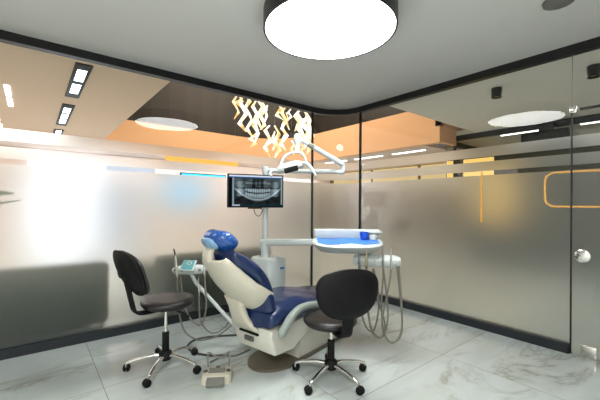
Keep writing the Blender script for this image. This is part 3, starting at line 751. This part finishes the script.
b = bmesh.new(); gv = [[b.verts.new(MM @ V((-hw + .014 + (MWd - .028) * i / NX, -.0025, -hh + .016 + (2 * hh - .028) * j / NY))) for i in range(NX + 1)] for j in range(NY + 1)]
for j in range(NY):
    for i in range(NX): b.faces.new((gv[j][i], gv[j][i + 1], gv[j + 1][i + 1], gv[j + 1][i]))
inv = WM[bez.name].inverted(); bmesh.ops.transform(b, matrix=inv, verts=b.verts)
me = bpy.data.meshes.new('screen'); b.to_mesh(me); b.free()
ca = me.color_attributes.new('picture', 'FLOAT_COLOR', 'POINT')
for j in range(NY + 1):
    for i in range(NX + 1):
        ca.data[j * (NX + 1) + i].color = xray(i / NX, j / NY) + (1,)
k = N('xray_screen'); at_ = k.n('ShaderNodeAttribute', attribute_name='picture').outputs[0]
gm = k.n('ShaderNodeGamma', Color=at_, Gamma=1.7).outputs[0]
em = k.n('ShaderNodeEmission', Color=gm, Strength=1.0).outputs[0]
me.materials.append(k.done(em)); so = bpy.data.objects.new('screen', me); C.objects.link(so); so.parent = bez; WM[so.name] = WM[bez.name].copy()
pp = ch(PX, PY, mc.z)
MB().tube([MM @ V((.02, .034, 0)), pp], .025, 14).done('mount', m['blackplastic'], t)
pts = smooth_path([MM @ V((-.02, .02, -hh)), MM @ V((-.01, .02, -hh - .05)), MM @ V((.03, .03, -hh - .085)), MM @ V((.07, .04, -hh - .04)), MM @ V((.055, .03, -hh))], 6)
MB().tube(pts, .004, 7).done('cable', m['darkhose'], t)

# ------------------------------------------------------------------ assistant's holder on the left
AC = at(190, 269, 3.0); aa = math.radians(-38.7); ax_ = V((math.cos(aa), math.sin(aa), 0)); ay_ = V((-ax_.y, ax_.x, 0))
AM = Matrix((ax_, ay_, Z)).transposed().to_4x4(); AM.translation = AC
abase = ch(.25, .45, 0)
t = thing('assistant_arm', 'white assistant holder with teal control pad on a slanted arm beside the left stool', 'instrument holder', (AC.x, AC.y, 0))
rings = []
for i in range(15):
    q = -1 + i / 7; e = max(.3, (1 - abs(q) ** 5) ** .5)
    rings.append([AM @ p for p in sellipse((q * .155, 0, -.005 + .006 * q), (0, 1, .2), (0, -.2, 1), .045 * e, .037 * e, 3, 22)])
hold = MB().loft(rings).done('holder_bar', m['white'], t, 45)
PM = AM @ Matrix.Translation((.0, -.03, .03)) @ Matrix.Rotation(math.radians(38), 4, 'X') @ Matrix.Rotation(-.06, 4, 'Z')
pad = MB().box((-.062, -.06, .0), (.058, .06, .016), .005, PM).done('control_pad', m['white'], t)
MB().box((-.054, -.054, .016), (.046, .054, .0185), .001, PM).done('display', m['teal'], pad)
b = MB(); rr = [[PM @ V(((.017 + .0035 * math.cos(w)) * math.cos(q), .02 + (.017 + .0035 * math.cos(w)) * math.sin(q), .0185 + .002 * math.sin(w))) for w in [2 * PI * j / 6 for j in range(6)]] for q in [2 * PI * i / 24 for i in range(24)]]
rr.append(rr[0]); b.loft(rr, cap=False); b.done('dial', m['white'], pad)
for x in (-.11, -.055, .1):
    MB().lathe([(0.0, -.006), (.013, -.006), (.014, .004), (.009, .006), (0.0, .006)], AM @ V((x, -.046, .0)), 14, -ay_).done('socket', m['blackplastic'] if x < 0 else m['grey'], hold)
MB().tube([AC + V((0, 0, -.02)), at(196, 283, 3.01), at(225, 315, 3.03), at(246, 338, 3.06)], .017, 16).done('arm', m['white'], t)
# suction tips / syringe
def sfx(l, top, bot, tipmat, pts, d, r=.008, bend=False, big=False):
    a, b_ = at(*top, d), at(*bot, d); ax = a - b_
    t2 = thing('suction_handpiece', l, 'handpiece', b_, 0, 'handpieces on the assistant holder')
    MB().tube([b_, b_ + ax * .4, b_ + ax * .75, a], [.012, .012, .009, .007] if big else [.009, .009, .006, .004], 12).done('body', m['hosewhite'], t2)
    MB().tube([a, a + V((0, 0, .03)) - R0 * .006, a + V((0, 0, .055)) - R0 * (.014 if bend else 0)], [.007, .006, .005] if big else [.007, .008, .004], 10).done('tip', tipmat, t2)
    MB().tube(smooth_path([b_] + [at(p[0], p[1], d + (p[2] if len(p) > 2 else 0)) for p in pts], 8), r, 9).done('hose', m['hose'], t2)
sfx('tall suction handpiece with dark bent tip on the left end of the assistant holder', (175.2, 255), (177, 276), m['blackplastic'], [(177.5, 290), (179, 312), (184, 330), (193, 338), (204, 340, .1), (222, 333, .2), (238, 318, .3)], 2.935, .0075, True, True)
sfx('handpiece with small white tip at the right end of the assistant holder', (203.5, 263), (204.5, 275), m['white'], [(205.5, 290), (206, 310), (200, 325), (190, 318), (183, 300), (181, 277, .02)], 2.935, .0075)
sfx('short grey handpiece hanging under the middle of the assistant holder', (198.8, 284), (199, 292), m['grey'], [(199.2, 305), (201, 322), (212, 333, .05), (226, 326, .12), (234, 308, .2), (233, 290, .25)], 2.93, .007)
# floor cables
cable = smooth_path([V((1.33, 2.62, 0)), V((1.2, 2.72, 0)), V((1.12, 2.86, 0)), V((1.12, 3.02, 0)), V((1.24, 3.12, 0)), V((1.42, 3.08, 0)), V((1.6, 2.98, 0))], 8)
for p in cable: p.z = .01
tag(MB().tube(cable, .009, 9).done('floor_cable', m['darkhose']), 'dark cable on the floor running left from the dental chair', 'cable')
p0 = [at(210, 358, 2.75), at(222, 349, 2.85), at(236, 345, 2.88), at(250, 338, 3.0)]
for p in p0: p.z = .008
pc_ = smooth_path(p0, 8)
tag(MB().tube(pc_, .0065, 8).done('pedal_cable', m['hose']), 'thin grey cable on the floor from the foot control to the chair', 'cable')

# ------------------------------------------------------------------ foot control
fc = at(217, 378, 2.49); fc.z = 0
fa = math.radians(-38.7 + 6); fx = V((math.cos(fa), math.sin(fa), 0)); fy = V((-fx.y, fx.x, 0))
FM = Matrix((fx, fy, Z)).transposed().to_4x4(); FM.translation = fc
t = thing('foot_control', 'beige foot control with grey pedal on the floor before the chair', 'foot pedal', fc)
def floft(secs): return MB().loft([[FM @ V(p) for p in s] for s in secs])
def rr_(hw_, y0, y1, z, r=.03):
    pts = []
    for cx, cy, a0_ in ((hw_ - r, y1 - r, 0), (-hw_ + r, y1 - r, 90), (-hw_ + r, y0 + r, 180), (hw_ - r, y0 + r, 270)):
        for i in range(5):
            a_ = math.radians(a0_ + 22.5 * i); pts.append((cx + r * math.cos(a_), cy + r * math.sin(a_), z))
    return pts
hs = floft([rr_(.108, -.07, .085, 0), rr_(.108, -.07, .085, .035), rr_(.1, -.062, .078, .06), rr_(.09, -.052, .068, .066)]).done('housing', m['cream'], t, 40)
floft([[(-.062, -.118, .012), (.062, -.118, .012), (.062, -.118, .03), (-.062, -.118, .03)], [(-.064, -.11, .008), (.064, -.11, .008), (.064, -.11, .038), (-.064, -.11, .038)], [(-.058, .025, .055), (.058, .025, .055), (.058, .02, .082), (-.058, .02, .082)]]).done('pedal', m['grey'], t, 40)
for x, y in ((-.082, .0), (.0, .055), (.082, .0)):
    MB().lathe([(0.0, .064), (.017, .064), (.016, .072), (.01, .076), (0.0, .076)], FM @ V((x, y, 0)), 16).done('button', m['greybutton'], hs)
pts = [FM @ V(p) for p in ((-.075, .07, .05), (-.08, .075, .15), (-.07, .08, .17), (-.02, .1, .13), (.04, .1, .125), (.075, .08, .17), (.082, .075, .15), (.08, .07, .05))]
MB().tube(smooth_path(pts, 6), .006, 8).done('wire_handle', m['grey'], t)

# ------------------------------------------------------------------ light
def area(name, loc, size, energy, col, rot=(0, 0, 0), sy=None):
    l = bpy.data.lights.new(name, 'AREA'); l.size = size; l.energy = energy; l.color = col
    if sy: l.shape = 'RECTANGLE'; l.size_y = sy
    o = bpy.data.objects.new(name, l); C.objects.link(o); o.location = loc; o.rotation_euler = rot; return o
area('rear_fill_light', (-.9, -.5, 2.68), 1.0, 110, (.97, .98, 1))  # fill added behind the camera, out of view, to brighten the room
area('lobby_fill_light', (-1.2, 6.2, 2.68), 3, 170, (1, .90, .82), sy=4)  # area light without a fixture, added to brighten the lobby
area('corridor_fill_light', (5.2, .8, 2.68), 1.5, 30, (1, .98, .94), sy=3)  # added corridor fill, no fixture modelled for it
area('atrium_fill_light', (3.8, 6.0, 5.6), 3, 300, (1, .81, .60))  # unseen warm light added to illuminate the peach fascia
area('far_wall_fill_light', (4.6, 9.05, 2.48), 7.5, 120, (1, .95, .96), sy=.5)  # added under the far ceiling to lift the back wall
area('far_light', (7.9, 6.2, 2.48), 1.5, 26, (1, .88, .72), sy=4)
area('other_room_light', (8.2, 1, 2.68), 1.5, 9, (1, .96, .92), sy=3)
w = bpy.data.worlds.new('world'); sc.world = w; w.use_nodes = True
w.node_tree.nodes['Background'].inputs[0].default_value = (.8, .85, .9, 1); w.node_tree.nodes['Background'].inputs[1].default_value = .15
